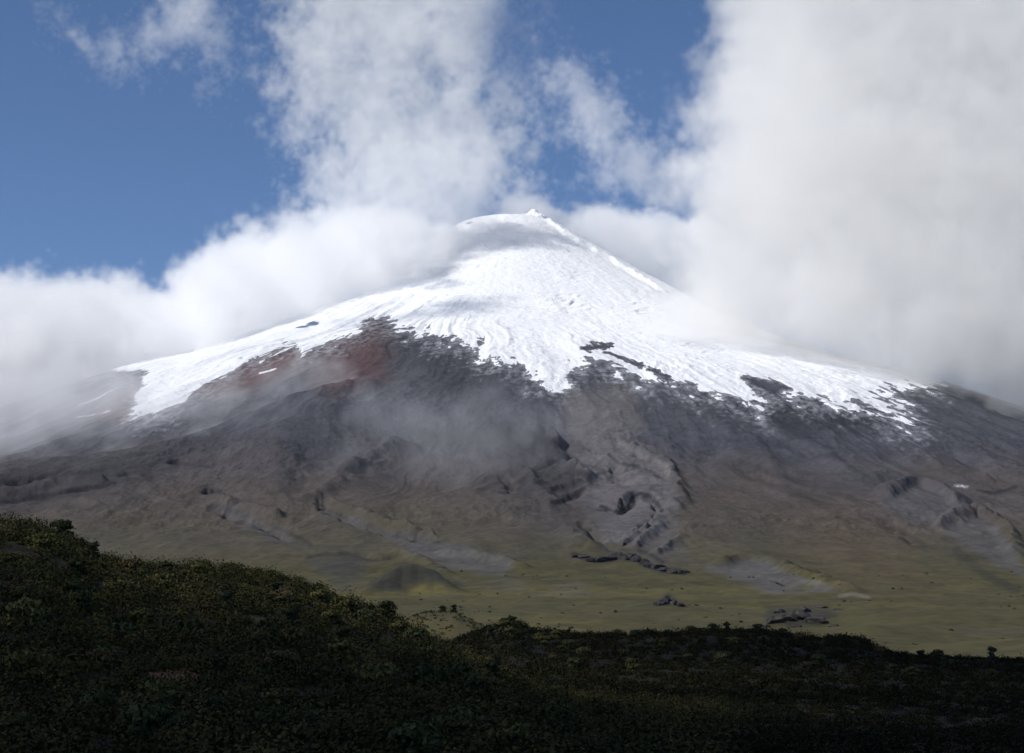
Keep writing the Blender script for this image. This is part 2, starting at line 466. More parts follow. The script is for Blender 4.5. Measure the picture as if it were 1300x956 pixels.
# wind-swept rock and streaks of snow far from the edge
def cut(pts, depth, feather=5):
    global tk
    s = sdist(u_, v_, pts)
    tk = tk - depth * sstep(-feather, feather, s + blot * 9 + fine * 4) * front_side[near]
def put(pts, w, depth):
    global tk
    d, _ = seg_dist(u_, v_, pts)
    a = (1 - sstep(w * .4, w * 1.2, d + blot * w * .9)) * front_side[near]
    tk = np.where(a > .02, np.maximum(tk, -6 + (5.2 + depth) * a + 3.5 * fine + 1.5 * blot), tk)
tk = np.minimum(tk, 9)
cut([(738, 441), (752, 437), (775, 436), (778, 440), (750, 445)], 11, 3)
cut([(768, 446), (800, 455), (850, 478), (846, 480), (795, 459), (764, 448)], 7, 3)
cut([(940, 478), (965, 480), (1003, 493), (985, 497), (955, 489)], 7, 6)
cut([(600, 415), (640, 410), (650, 430), (610, 440)], 3, 10)
for pts in ([(100, 515), (125, 505), (150, 492)], [(97, 530), (120, 526), (140, 522)], [(330, 460), (345, 452), (372, 440)], [(330, 474), (350, 468)],
            [(1130, 508), (1150, 520), (1165, 528)],
            [(1212, 616), (1228, 618)], 
            ):
    put(pts, 2.0, 1.2)
TS[near] = np.minimum(tk, 9)
TS[R2 > 4500] = -60
# a dusting of new snow on the rock beside the edge
dust = sstep(-7, -.3, TS) * sstep(-.35, .45, fbm(X2 / 26, Y2 / 34, 87, 4, .7) + .10 * (TS + 2)) * (TS > -20)
mix((.36, .37, .40), .62 * dust)
# glacier surface: smooth swells, with broken ice in a few bands
ice = sstep(0, 8, TS)
ser = np.zeros(Z.shape)
for (pu, pv, ru, rv, h) in [(705, 383, 42, 13, 16), (790, 390, 42, 8, 11), (725, 350, 28, 8, 10), (520, 318, 46, 14, 14), (560, 345, 40, 8, 7), (440, 345, 60, 10, 9),
                            (655, 312, 40, 7, 7), (610, 425, 40, 16, 10), (690, 440, 30, 10, 8), (800, 420, 60, 12, 6), (880, 440, 30, 14, 8)]:
    ser += h * np.exp(-((U - pu) / ru) ** 2 - ((V - pv) / rv) ** 2)
ph = R2 / 46 + 2.4 * fbm(X2 / 240, Y2 / 240, 95, 3)
saw = ph - np.floor(ph)
saw = np.where(saw < .86, saw / .86, (1 - saw) / .14) - .5
patch = sstep(-.12, .3, fbm(X2 / 130, Y2 / 60, 97, 4) + .02 * ser - .12)
Z = Z - .8 * GUL * sstep(1, 9, TS)
swell = 7 * fbm(X2 / 260, Y2 / 200, 92, 3) + 2.2 * fbm(X2 / 70, Y2 / 60, 93, 3)
ZS = Z + np.maximum(TS, -60) + ice * np.maximum((ser * 1.1 + 2.2) * saw * patch + swell, -6.5 * ice)

verts = np.stack([X2, Y2, Z], -1).reshape(-1, 3)
idx = np.arange(NT * NY).reshape(NY, NT)
quads = np.stack([idx[:-1, :-1], idx[:-1, 1:], idx[1:, 1:], idx[1:, :-1]], -1).reshape(-1, 4)
foot = (R2 + 260 * na < 4900)
qf = foot[:-1, :-1].reshape(-1)

def sub(name, V3, Q, cols, mat, parent=None):
    used = np.zeros(len(V3), bool); used[Q.ravel()] = True
    remap = np.cumsum(used) - 1
    me = mesh_from(name, V3[used], remap[Q])
    if cols is not None: add_color(me, 'tint', cols[used])
    return obj(name, me, mat, parent)

m_rock = ground_mat('volcanic_ash_and_rock', .012, .05, .28, 6)
m_plain = ground_mat('paramo_grassland', .01, .06, .30, 2)
m_snow, nt, b = new_mat('snow')
b.inputs['Base Color'].default_value = (.78, .795, .82, 1)
b.inputs['Roughness'].default_value = .8
b.inputs['Specular IOR Level'].default_value = .2
n1 = nt.nodes.new('ShaderNodeTexNoise'); n1.inputs['Scale'].default_value = .03; n1.inputs['Detail'].default_value = 6
tc = nt.nodes.new('ShaderNodeTexCoord'); nt.links.new(tc.outputs['Object'], n1.inputs['Vector'])
bp = nt.nodes.new('ShaderNodeBump'); bp.inputs['Strength'].default_value = .8; bp.inputs['Distance'].default_value = 9
nt.links.new(n1.outputs[0], bp.inputs['Height']); nt.links.new(bp.outputs[0], b.inputs['Normal'])

Cf = C.reshape(-1, 3)
mountain = tag(sub('mountain', verts, quads[qf], Cf, m_rock), 'snow capped grey volcano rising into cloud behind the green plain', 'volcano', kind='structure')
plain = tag(sub('plain', verts, quads[~qf], Cf, m_plain), 'olive green grassy plain at the foot of the volcano', 'plain', kind='structure')
sverts = np.stack([X2, Y2, ZS], -1).reshape(-1, 3)
tmax = np.max(np.stack([TS[:-1, :-1], TS[1:, :-1], TS[:-1, 1:], TS[1:, 1:]]), 0).reshape(-1)
snow = sub('snow_cap', sverts, quads[(tmax > -.5)], None, m_snow, mountain)
snow['label'] = 'white snow and glacier cap with ragged lower edge'

def ground_z(x, y):
    t = x / np.maximum(y, 1)
    fi = np.interp(y, YY, np.arange(NY)); fj = np.interp(t, TT, np.arange(NT))
    i = np.clip(fi.astype(int), 0, NY - 2); j = np.clip(fj.astype(int), 0, NT - 2)
    a, b_ = fi - i, fj - j
    return (Z[i, j] * (1 - a) * (1 - b_) + Z[i + 1, j] * a * (1 - b_) + Z[i, j + 1] * (1 - a) * b_ + Z[i + 1, j + 1] * a * b_)

# ------------------------------------------------------------------ the near hill and the scrub on it
HT = np.concatenate([-0.33 - np.linspace(0, 1, 16)[:0:-1] ** 2 * .9, np.linspace(-.33, .33, 420), 0.33 + np.linspace(0, 1, 16)[1:] ** 2 * .9])
HY = np.concatenate([np.geomspace(3, 80, 60)[:-1], np.linspace(80, 330, 260)[:-1], np.linspace(330, 600, 160)[:-1], np.linspace(600, 1080, 110)])
C1 = [(-700, 640, 230), (-300, 652, 235), (0, 671, 250), (40, 674, 255), (80, 687, 262), (105, 702, 270), (130, 715, 278), (160, 724, 285), (200, 726, 295), (260, 729, 305), (300, 731, 310),
      (340, 738, 310), (380, 747, 305), (420, 759, 300), (455, 774, 290), (490, 786, 280), (520, 802, 270), (560, 820, 255), (600, 844, 235), (640, 865, 215),
      (700, 896, 190), (900, 933, 170), (1300, 951, 160), (2200, 958, 160)]
C2 = [(-900, 800, 500), (300, 830, 520), (560, 822, 520), (600, 806, 520), (630, 796, 520), (650, 792, 520), (690, 803, 530), (720, 805, 540), (800, 806, 550), (850, 805, 550), (900, 800, 550),
      (960, 801, 550), (1000, 806, 540), (1040, 811, 540), (1090, 812, 530), (1120, 824, 520), (1160, 833, 510), (1230, 837, 500), (1300, 839, 500), (2400, 850, 500)]
C3 = [(-900, 850, 800), (440, 840, 800), (490, 806, 800), (525, 783, 800), (545, 778, 800), (575, 777, 800), (590, 783, 800), (612, 794, 800), (650, 812, 800), (720, 850, 800), (2400, 880, 800)]
def curve(pts):
    p = np.array([unproj(np.float64(u), np.float64(v), np.float64(y)) for u, v, y in pts])
    t = p[:, 0] / p[:, 1]
    f, g = pchip(t, p[:, 1]), pchip(t, p[:, 2])
    return f(HT), g(HT)
y1, z1 = curve(C1); y2, z2 = curve(C2); y3, z3 = curve(C3)
HZ = np.empty((len(HY), len(HT)))
for j in range(len(HT)):
    zb = -7.6 - 1.6 * float(sstep(-.1, .2, HT[j]))
    dip = min(z1[j], z2[j] ) - 5
    HZ[:, j] = pchip([0, 4, 10, 32, 88, y1[j], .5 * (y1[j] + y2[j]), y2[j], .5 * (y2[j] + y3[j]) - 20, y3[j], 1080],
                     [-1.75, -1.8, -2.6, -9.6, zb, z1[j], dip, z2[j], min(z2[j], z3[j]) - 9, z3[j], -75])(HY)
HX2, HY2 = HT[None, :] * HY[:, None], np.repeat(HY[:, None], len(HT), 1)
HZ = HZ + sstep(30, 90, HY2) * (1.1 * fbm(HX2 / 26, HY2 / 26, 201, 4) + .35 * fbm(HX2 / 5, HY2 / 5, 205, 3))
hn = fbm(HX2 / 14, HY2 / 14, 211, 5)
hc = np.empty(HZ.shape + (3,), np.float32)
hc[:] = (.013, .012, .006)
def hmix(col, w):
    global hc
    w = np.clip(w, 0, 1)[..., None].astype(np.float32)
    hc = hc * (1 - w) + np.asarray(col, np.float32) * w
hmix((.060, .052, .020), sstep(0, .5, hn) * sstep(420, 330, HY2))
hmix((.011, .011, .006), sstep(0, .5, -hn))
HU, HV = proj(HX2, HY2, HZ)
hmix((.090, .055, .034), (1 - sstep(.4, 1.1, np.hypot((HU - 225) / 75, (HV - 838) / 38) + .5 * hn)) * (HY2 < 200))
hmix((.095, .082, .036), sstep(640, 760, HY2) * .8)
hv = np.stack([HX2, HY2, HZ], -1).reshape(-1, 3)
hi_ = np.arange(HZ.size).reshape(HZ.shape)
hq = np.stack([hi_[:-1, :-1], hi_[:-1, 1:], hi_[1:, 1:], hi_[1:, :-1]], -1).reshape(-1, 4)
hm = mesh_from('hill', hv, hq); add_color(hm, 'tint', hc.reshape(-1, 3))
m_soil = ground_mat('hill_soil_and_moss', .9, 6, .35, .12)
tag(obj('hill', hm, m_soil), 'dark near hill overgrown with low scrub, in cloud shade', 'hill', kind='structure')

def hill_z(x, y):
    t = x / np.maximum(y, 1)
    fi = np.interp(y, HY, np.arange(len(HY))); fj = np.interp(t, HT, np.arange(len(HT)))
    i = np.clip(fi.astype(int), 0, len(HY) - 2); j = np.clip(fj.astype(int), 0, len(HT) - 2)
    a, b_ = fi - i, fj - j
    return HZ[i, j] * (1 - a) * (1 - b_) + HZ[i + 1, j] * a * (1 - b_) + HZ[i, j + 1] * (1 - a) * b_ + HZ[i + 1, j + 1] * a * b_

def leaf_mat(name):
    m, nt, b = new_mat(name)
    N, L = nt.nodes, nt.links
    at = N.new('ShaderNodeAttribute'); at.attribute_name = 'tint'
    oi = N.new('ShaderNodeObjectInfo')
    hs = N.new('ShaderNodeHueSaturation')
    mr = N.new('ShaderNodeMapRange'); mr.inputs[3].default_value = .75; mr.inputs[4].default_value = 1.35
    L.new(oi.outputs['Random'], mr.inputs[0]); L.new(mr.outputs[0], hs.inputs['Value']); L.new(at.outputs['Color'], hs.inputs['Color'])
    L.new(hs.outputs[0], b.inputs['Base Color'])
    b.inputs['Roughness'].default_value = .75
    b.inputs['Specular IOR Level'].default_value = .05
    return m
m_leaf = leaf_mat('scrub_leaves')
m_wood, nt, b = new_mat('shrub_wood')
b.inputs['Base Color'].default_value = (.05, .04, .03, 1); b.inputs['Roughness'].default_value = .9

def leaves(centres, rad, hgt, count, size, cols, rng):
    """leaf-sized quads through the outer half of each clump's dome; returns vertices, quads and colours"""
    K = len(centres)
    n = int(np.sum(count))
    ci = np.repeat(np.arange(K), count)
    d = rng.standard_normal((n, 3)); d[:, 2] = np.abs(d[:, 2]) * .9
    d /= np.linalg.norm(d, axis=1, keepdims=True)
    ph = rng.uniform(0, 6.28, K); lob = 1 + .28 * np.sin(np.arctan2(d[:, 1], d[:, 0]) * 3 + ph[ci]) * (1 - d[:, 2]) + .16 * rng.standard_normal(n)
    rr = np.sqrt(rng.uniform(.25, 1, n)) * lob
    p = centres[ci] + d * np.stack([rad[ci], rad[ci], hgt[ci]], -1) * rr[:, None]
    nrm = d + .42 * rng.standard_normal((n, 3)); nrm /= np.linalg.norm(nrm, axis=1, keepdims=True)
    a = np.cross(nrm, rng.standard_normal((n, 3))); a /= np.linalg.norm(a, axis=1, keepdims=True) + 1e-9
    b_ = np.cross(nrm, a)
    s = size[ci] * rng.uniform(.6, 1.4, n)
    a, b_ = a * s[:, None], b_ * (s * rng.uniform(.4, .8, n))[:, None]
    v = np.stack([p - a, p - b_ * .9, p + a, p + b_ * .9], 1).reshape(-1, 3)
    q = np.arange(4 * n).reshape(n, 4)
    c = cols[ci] * rng.uniform(.85, 1.15, (n, 1))
    return v, q, np.repeat(c, 4, 0)

rng = np.random.default_rng(77)
PAL = np.array([(.025, .026, .010), (.033, .032, .011), (.039, .036, .013), (.054, .048, .018), (.021, .021, .010), (.046, .035, .015)])
def scatter(n, tr, yr, pw=1.0):
    t = rng.uniform(*tr, n); y = yr[0] + (yr[1] - yr[0]) * rng.uniform(0, 1, n) ** pw
    return t * y, y
def undergrowth():
    V_, Q_, C_, off = [], [], [], 0
    for (n, tr, yr, r0, r1, cnt, sz) in [(4200, (-.36, .12), (70, 325), .6, 2.3, 190, .15), (1300, (.05, .38), (66, 325), .6, 2.0, 130, .16),
                                        (7600, (-.1, .36), (325, 575), .7, 2.1, 46, .25), (700, (-.1, .02), (700, 840), .5, 1.1, 20, .3)]:
        x, y = scatter(n, tr, yr)
        keep = fbm(x / 9, y / 9, 303, 3) > -.28
        x, y = x[keep], y[keep]; n = len(x)
        r = rng.uniform(r0, r1, n) * (1 + .35 * noise2(x / 20, y / 20, 305))
        z = hill_z(x, y)
        pn = np.clip((noise2(x / 8, y / 8, 307) * 1.4 + .5) * 3 + rng.normal(0, .7, n), 0, 5.99).astype(int)
        pc = PAL[pn] * (.36 if y.mean() > 325 and y.mean() < 600 else .5 if tr[0] > 0 else .9)  # scrub further right darkened: its deeper shade is put into the leaf colour
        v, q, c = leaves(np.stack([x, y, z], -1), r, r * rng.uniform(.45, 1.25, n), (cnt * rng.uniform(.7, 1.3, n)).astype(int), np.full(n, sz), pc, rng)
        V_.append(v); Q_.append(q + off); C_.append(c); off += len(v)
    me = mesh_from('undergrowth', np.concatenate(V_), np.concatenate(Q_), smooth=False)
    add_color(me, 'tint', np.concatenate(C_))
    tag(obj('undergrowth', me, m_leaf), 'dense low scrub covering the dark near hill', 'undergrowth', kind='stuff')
undergrowth()

def tube(pts, r0, r1, k=5):
    pts = [Vector(p) for p in pts]
    v, q = [], []
    for i, p in enumerate(pts):
        d = (pts[min(i + 1, len(pts) - 1)] - pts[max(i - 1, 0)]).normalized()
        a = d.cross(Vector((.3, .9, .1))).normalized(); b_ = d.cross(a)
        r = r0 + (r1 - r0) * i / (len(pts) - 1)
        for j in range(k):
            w = 2 * math.pi * j / k
            v.append(p + a * math.cos(w) * r + b_ * math.sin(w) * r)
    for i in range(len(pts) - 1):
        for j in range(k):
            q.append((i * k + j, i * k + (j + 1) % k, (i + 1) * k + (j + 1) % k, (i + 1) * k + j))
    return v, q

def shrub_proto(name, h, w, col, n, size, seed, open_=0.0):
    """an Empty at the foot, stems that fork upward, and a crown of leaf clumps round their tips"""
    r_ = np.random.default_rng(seed)
    root = bpy.data.objects.new(name, None); COL.objects.link(root)
    sv, sq, tips = [], [], []
    for k in range(7):
        a = 6.28 * k / 7 + r_.uniform(-.4, .4); l = r_.uniform(.35, 1)
        p = [(0, 0, -.25), (math.cos(a) * w * .25 * l, math.sin(a) * w * .25 * l, h * .35), (math.cos(a) * w * .55 * l, math.sin(a) * w * .55 * l, h * r_.uniform(.5, .82))]
        v, q = tube(p, .05 * h / 1.8, .018 * h / 1.8)
        sq += [tuple(i + len(sv) for i in f) for f in q]; sv += v; tips.append(p[-1])
    tips.append((0, 0, h * .75)); tips.append((0, 0, h * .35))
    st = mesh_from('stems', np.array([tuple(v) for v in sv]), np.array(sq))
    for k in range(6):
        a = 6.28 * k / 6 + r_.uniform(-.4, .4)
        tips.append((math.cos(a) * w * .42, math.sin(a) * w * .42, h * r_.uniform(.12, .3)))
    tips = np.array(tips)
    K = len(tips)
    rad = r_.uniform(.30, .48, K) * w * (1 - .3 * open_)
    v, q, c = leaves(tips - np.array((0, 0, .12 * h)), rad, rad * r_.uniform(.6, .9, K), (np.full(K, n) * r_.uniform(.7, 1.2, K)).astype(int), np.full(K, size), np.array([col] * K) * r_.uniform(.8, 1.25, (K, 1)), r_)
    lf = mesh_from('foliage', v, q, smooth=False); add_color(lf, 'tint', c)
    obj('stems', st, m_wood, root); obj('foliage', lf, m_leaf, root)
    return root
PROTO = [(shrub_proto('shrub', 1.7, 1.25, (.030, .038, .016), 90, .13, 1), 'rounded dark green shrub among the scrub on the near hill'),
         (shrub_proto('shrub', 1.4, 1.3, (.062, .060, .022), 80, .13, 2), 'yellowish green shrub among the scrub on the near hill'),
         (shrub_proto('shrub', 2.1, 1.1, (.026, .032, .016), 85, .14, 3, .6), 'tall loose dark shrub among the scrub on the near hill'),
         (shrub_proto('shrub', 1.1, 1.2, (.070, .056, .028), 70, .12, 4), 'low brownish shrub among the scrub on the near hill')]
used = set()
def plant(kind, x, y, s, rz, label, group):
    src = PROTO[kind][0]
    if kind in used:
        root = src.copy(); COL.objects.link(root)
        for ch in src.children:
            c = ch.copy(); COL.objects.link(c); c.parent = root
    else:
        root = src; used.add(kind)
    root.location = (x, y, float(hill_z(np.array([x]), np.array([y]))[0]) - .05)
    root.rotation_euler = (0, 0, rz); root.scale = (s, s, s * rng.uniform(.85, 1.15))
    tag(root, label, 'shrub', group, 'thing')
# the ones that stand out against the plain on the skyline
for (u, y, kind, s, label) in [
        (201, 296, 2, .85, 'lone upright shrub standing clear of the left hill skyline'),
        (122, 276, 0, .9, 'dark bush at the foot of the steep step in the left skyline'),
        (268, 306, 0, 1.0, 'broad dark bush on the flat middle of the left hill skyline'),
        (282, 305, 2, .8, 'narrow loose bush right beside the broad bush on the left skyline'),
        (342, 310, 0, .95, 'dark bush where the left hill skyline starts to fall'),
        (400, 303, 2, .85, 'loose bush halfway down the falling left hill skyline'),
        (446, 292, 0, .8, 'rounded bush low on the falling left hill skyline'),
        (562, 799, 0, 2.0, 'dark bush on top of the small sunlit knoll'),
        (576, 800, 2, 2.1, 'tall bush crowning the right of the small sunlit knoll'),
        (640, 519, 0, 1.5, 'dark bush on the hump of the dark ridge left of the middle'),
        (905, 549, 0, 1.7, 'large dark bush left of the two humps on the dark ridge'),
        (922, 549, 2, 1.7, 'tall dark bush topping the left hump of the dark ridge'),
        (962, 549, 0, 1.9, 'big dark bush topping the right hump of the dark ridge'),
        (1166, 508, 2, 1.0, 'small spindly bush alone on the low right end of the dark ridge')]:
    x = (u - 650) / F * y * CP
    plant(kind, x, y, s, rng.uniform(0, 6.28), label, None)
for i in range(236):
    tr, yr = ((-.32, .03), (90, 318)) if i < 170 else ((-.02, .32), (420, 556))
    x, y = scatter(1, tr, yr)
    k = int(rng.choice([0, 0, 1, 1, 2, 3]))
    s = rng.uniform(.7, 1.7) * (1 if i < 170 else 1.2)
    plant(k, float(x[0]), float(y[0]), s, rng.uniform(0, 6.28), PROTO[k][1] if i < 170 else PROTO[k][1].replace('near hill', 'dark right ridge'),
          ('scrub shrubs on the near hill, ' if i < 170 else 'scrub shrubs on the dark right ridge, ') + ('dark', 'yellowish', 'tall', 'brownish')[k])

def plain_bushes():
    n = 2600
    y = 1000 + 3000 * rng.uniform(0, 1, n) ** 1.3
    x = rng.uniform(-.3, .32, n) * y
    k = fbm(x / 160, y / 200, 401, 3) + .12 * rng.standard_normal(n) > .2
    x, y = x[k], y[k]; n = len(x)
    r = rng.uniform(.6, 1.0, n) ** 2 * 2.0 * (1 + y / 4000)
    v, q, c = leaves(np.stack([x, y, ground_z(x, y)], -1), r, r * rng.uniform(.5, .9, n), np.full(n, 22), r * .42, PAL[rng.choice([0, 1, 4, 5], n)], rng)
    me = mesh_from('bushes', v, q, smooth=False); add_color(me, 'tint', c)
    tag(obj('bushes', me, m_leaf), 'dark bushes and tussocks scattered thinly over the green plain', 'bushes', kind='stuff')
plain_bushes()

# ------------------------------------------------------------------ rock outcrops of the plain
def rock_mat(name, c1, c2, sc):
    m, nt, b = new_mat(name)
    N, L = nt.nodes, nt.links
    tc = N.new('ShaderNodeTexCoord'); n1 = N.new('ShaderNodeTexNoise'); n1.inputs['Scale'].default_value = sc; n1.inputs['Detail'].default_value = 7
    L.new(tc.outputs['Object'], n1.inputs['Vector'])
    cr = N.new('ShaderNodeValToRGB'); cr.color_ramp.elements[0].position = .38; cr.color_ramp.elements[1].position = .66
    cr.color_ramp.elements[0].color = (*c1, 1); cr.color_ramp.elements[1].color = (*c2, 1)
    L.new(n1.outputs[0], cr.inputs[0]); L.new(cr.outputs[0], b.inputs['Base Color'])
    b.inputs['Roughness'].default_value = .9; b.inputs['Specular IOR Level'].default_value = .2
    bp = N.new('ShaderNodeBump'); bp.inputs['Distance'].default_value = 1.5; L.new(n1.outputs[0], bp.inputs['Height']); L.new(bp.outputs[0], b.inputs['Normal'])
    return m
m_dark = rock_mat('dark_lava_rock', (.014, .014, .016), (.052, .049, .050), .16)
m_pale = rock_mat('pale_lava_rock', (.012, .011, .012), (.070, .062, .055), .11)
_g = np.linspace(-1, 1, 21)
def boulder(cx, cy_, cz, sx, sy, sz, seed):
    """an angular block: a cube sphere cut by random planes, then roughened"""
    r_ = np.random.default_rng(seed)
    V_, Q_ = [], []
    a, b_ = np.meshgrid(_g, _g, indexing='ij')
    for ax in range(3):
        for sg in (-1, 1):
            p = np.zeros((21, 21, 3)); p[..., ax] = sg; p[..., (ax + 1) % 3] = a; p[..., (ax + 2) % 3] = b_ * sg
            i0 = len(V_) * 441; V_.append(p.reshape(-1, 3))
            k = np.arange(441).reshape(21, 21) + i0
            Q_.append(np.stack([k[:-1, :-1], k[1:, :-1], k[1:, 1:], k[:-1, 1:]], -1).reshape(-1, 4))
    v = np.concatenate(V_); v /= np.linalg.norm(v, axis=1, keepdims=True)
    rad = np.ones(len(v))
    for _ in range(12):
        n = r_.standard_normal(3); n /= np.linalg.norm(n); c = v @ n
        rad = np.where(c > .05, np.minimum(rad, r_.uniform(.55, .9) / np.maximum(c, .05)), rad)
    rad = rad * (1 + .10 * fbm(v[:, 0] * 3 + v[:, 2] * 2, v[:, 1] * 3 - v[:, 2] * 2.5, seed, 4))
    v = v * rad[:, None] * np.array((sx, sy, sz)) + np.array((cx, cy_, cz))
    return v, np.concatenate(Q_)
def outcrop(name, label, blocks, mat, cat='rock', group=None):
    """blocks: (u, v, half width px, half height px, seed) along the ledge, standing on the ground there; one thing"""
    root = None
    for (u, v, rw, rh, sd_) in blocks:
        x, y = on_ground(u, v)
        k = y / F
        z = float(ground_z(np.array([x]), np.array([y]))[0])
        if root is None and len(blocks) > 1:
            root = bpy.data.objects.new(name, None); COL.objects.link(root); root.location = (x, y, z); o0 = np.array((x, y, z))
        elif root is None: o0 = np.zeros(3)
        p, q = boulder(x, y, z + rh * k * .1, rw * k, rw * k * 1.3, rh * k * 1.3, sd_)
        b = obj('block' if root else name, mesh_from('block', p - o0, q, smooth=False), mat, root)
    return tag(root or b, label, cat, group, 'thing')
rr = np.random.default_rng(5)
outcrop('rock_outcrop', 'broken dark cliff outcrop in the green plain at the right', [(u_, v_, w_, h_, 700 + k_) for k_, (u_, v_, w_, h_) in enumerate(
    [(982, 790, 14, 8), (1000, 788, 13, 6), (1015, 786, 15, 9), (1036, 790, 16, 6), (990, 778, 8, 4), (1022, 777, 9, 4.5), (1044, 771, 9, 2), (1062, 774, 8, 1.6), (970, 795, 9, 2.5), (1056, 795, 9, 2.5), (1006, 796, 12, 3)])], m_pale, 'outcrop')
outcrop('rock_knoll', 'small dark rocky crag on the low rise in the green plain', [(834, 768, 6, 3, 1), (842, 767, 7, 5, 2), (848, 766, 6, 8, 3), (855, 767, 7, 5, 4), (863, 769, 7, 3, 5)], m_dark, 'crag')
outcrop('rock_ledge', 'long dark rock ledge at the foot of the middle lava channel', [(u_ + rr.uniform(-3, 3), v_ + rr.uniform(-2, 1), rr.uniform(7, 14), rr.uniform(2, 3.5) + h_, 730 + k_) for k_, (u_, v_, h_) in enumerate(
    [(731, 706, 0), (742, 708, 0), (754, 711, .5), (765, 711, 1), (774, 710, 1.5), (782, 709, 3), (790, 709, 3.5), (799, 711, 3.5), (808, 713, 3), (816, 716, 2), (824, 719, 1.5), (833, 721, 1), (843, 724, .5), (854, 726, 0), (864, 728, 0)])], m_dark, 'ledge')
for (u, v, w_, h_, lab) in [(787, 645, 5, 9, 'tall pale rock face under the canyon in the lava channel'), (793, 692, 3, 4, 'small white boulder left of the middle of the lava channel'),
                            (806, 706, 3, 3, 'pale boulder just above the dark ledge'), (841, 719, 5, 2.5, 'flat pale boulder at the right end of the dark ledge')]:
    outcrop('boulder', lab, [(u, v, w_, h_, int(u))], m_pale, 'boulder')

# ------------------------------------------------------------------ clouds: real volumes
def spectral(shape, vox, L, expo, rng, aniso=(1, 1, 1)):
    w = rng.standard_normal(shape).astype(np.float32)
    f = np.fft.rfftn(w)
    kx = np.fft.fftfreq(shape[0], vox)[:, None, None] * aniso[0]
    ky = np.fft.fftfreq(shape[1], vox)[None, :, None] * aniso[1]
    kz = np.fft.rfftfreq(shape[2], vox)[None, None, :] * aniso[2]
    k2 = kx * kx + ky * ky + kz * kz + (1 / L) ** 2
    f *= k2 ** (-expo / 2)
    n = np.fft.irfftn(f, s=shape).astype(np.float32)
    n -= n.mean()
    return n / n.std()

def cloud_mat(name, color, density, aniso):
    m = bpy.data.materials.new(name)
    m.use_nodes = True
    nt = m.node_tree
    nt.nodes.remove(nt.nodes['Principled BSDF'])
    pv = nt.nodes.new('ShaderNodeVolumePrincipled')
    pv.inputs['Color'].default_value = (*color, 1)
    pv.inputs['Density'].default_value = density
    pv.inputs['Density Attribute'].default_value = 'density'
    pv.inputs['Anisotropy'].default_value = aniso
    nt.links.new(pv.outputs[0], nt.nodes['Material Output'].inputs['Volume'])
    return m

def grid_group(name, lo, hi, res, mat, carrier):
    """geometry nodes: fill a box of air with the density stored point by point on the object's own mesh"""
    g = bpy.data.node_groups.new(name, 'GeometryNodeTree')
    g.interface.new_socket('Geometry', in_out='INPUT', socket_type='NodeSocketGeometry')
    g.interface.new_socket('Geometry', in_out='OUTPUT', socket_type='NodeSocketGeometry')
    N, L = g.nodes, g.links
    gi, go = N.new('NodeGroupInput'), N.new('NodeGroupOutput')
    pos = N.new('GeometryNodeInputPosition')
    s = N.new('ShaderNodeVectorMath'); s.operation = 'SUBTRACT'; s.inputs[1].default_value = lo
    L.new(pos.outputs[0], s.inputs[0])
    d = N.new('ShaderNodeVectorMath'); d.operation = 'MULTIPLY'
    d.inputs[1].default_value = [(res[i] - 1) / (hi[i] - lo[i]) for i in range(3)]
    L.new(s.outputs[0], d.inputs[0])
    a5 = N.new('ShaderNodeVectorMath'); a5.operation = 'ADD'; a5.inputs[1].default_value = (.5, .5, .5)
    L.new(d.outputs[0], a5.inputs[0])
    fl = N.new('ShaderNodeVectorMath'); fl.operation = 'FLOOR'
    L.new(a5.outputs[0], fl.inputs[0])
    sx = N.new('ShaderNodeSeparateXYZ'); L.new(fl.outputs[0], sx.inputs[0])
    ints = []
    for i in range(3):
        c = N.new('FunctionNodeFloatToInt'); c.rounding_mode = 'ROUND'
        L.new(sx.outputs[i], c.inputs[0]); ints.append(c.outputs[0])
    def im(op, a, b_):
        n = N.new('FunctionNodeIntegerMath'); n.operation = op
        for k, q in enumerate((a, b_)):
            if isinstance(q, int): n.inputs[k].default_value = q
            else: L.new(q, n.inputs[k])
        return n.outputs[0]
    index = im('ADD', ints[0], im('MULTIPLY', im('ADD', ints[1], im('MULTIPLY', ints[2], int(res[1]))), int(res[0])))
    na_ = N.new('GeometryNodeInputNamedAttribute'); na_.data_type = 'FLOAT'; na_.inputs['Name'].default_value = 'density'
    si = N.new('GeometryNodeSampleIndex'); si.data_type = 'FLOAT'; si.domain = 'POINT'; si.clamp = True
    oi = N.new('GeometryNodeObjectInfo'); oi.inputs['Object'].default_value = carrier
    L.new(oi.outputs['Geometry'], si.inputs['Geometry']); L.new(na_.outputs[0], si.inputs['Value']); L.new(index, si.inputs['Index'])
    vc = N.new('GeometryNodeVolumeCube')
    L.new(si.outputs[0], vc.inputs['Density'])
    vc.inputs['Min'].default_value = lo; vc.inputs['Max'].default_value = hi
    for k, q in zip(('Resolution X', 'Resolution Y', 'Resolution Z'), res): vc.inputs[k].default_value = int(q)
    sm = N.new('GeometryNodeSetMaterial'); sm.inputs['Material'].default_value = mat
    L.new(vc.outputs[0], sm.inputs[0]); L.new(sm.outputs[0], go.inputs[0])
    return g

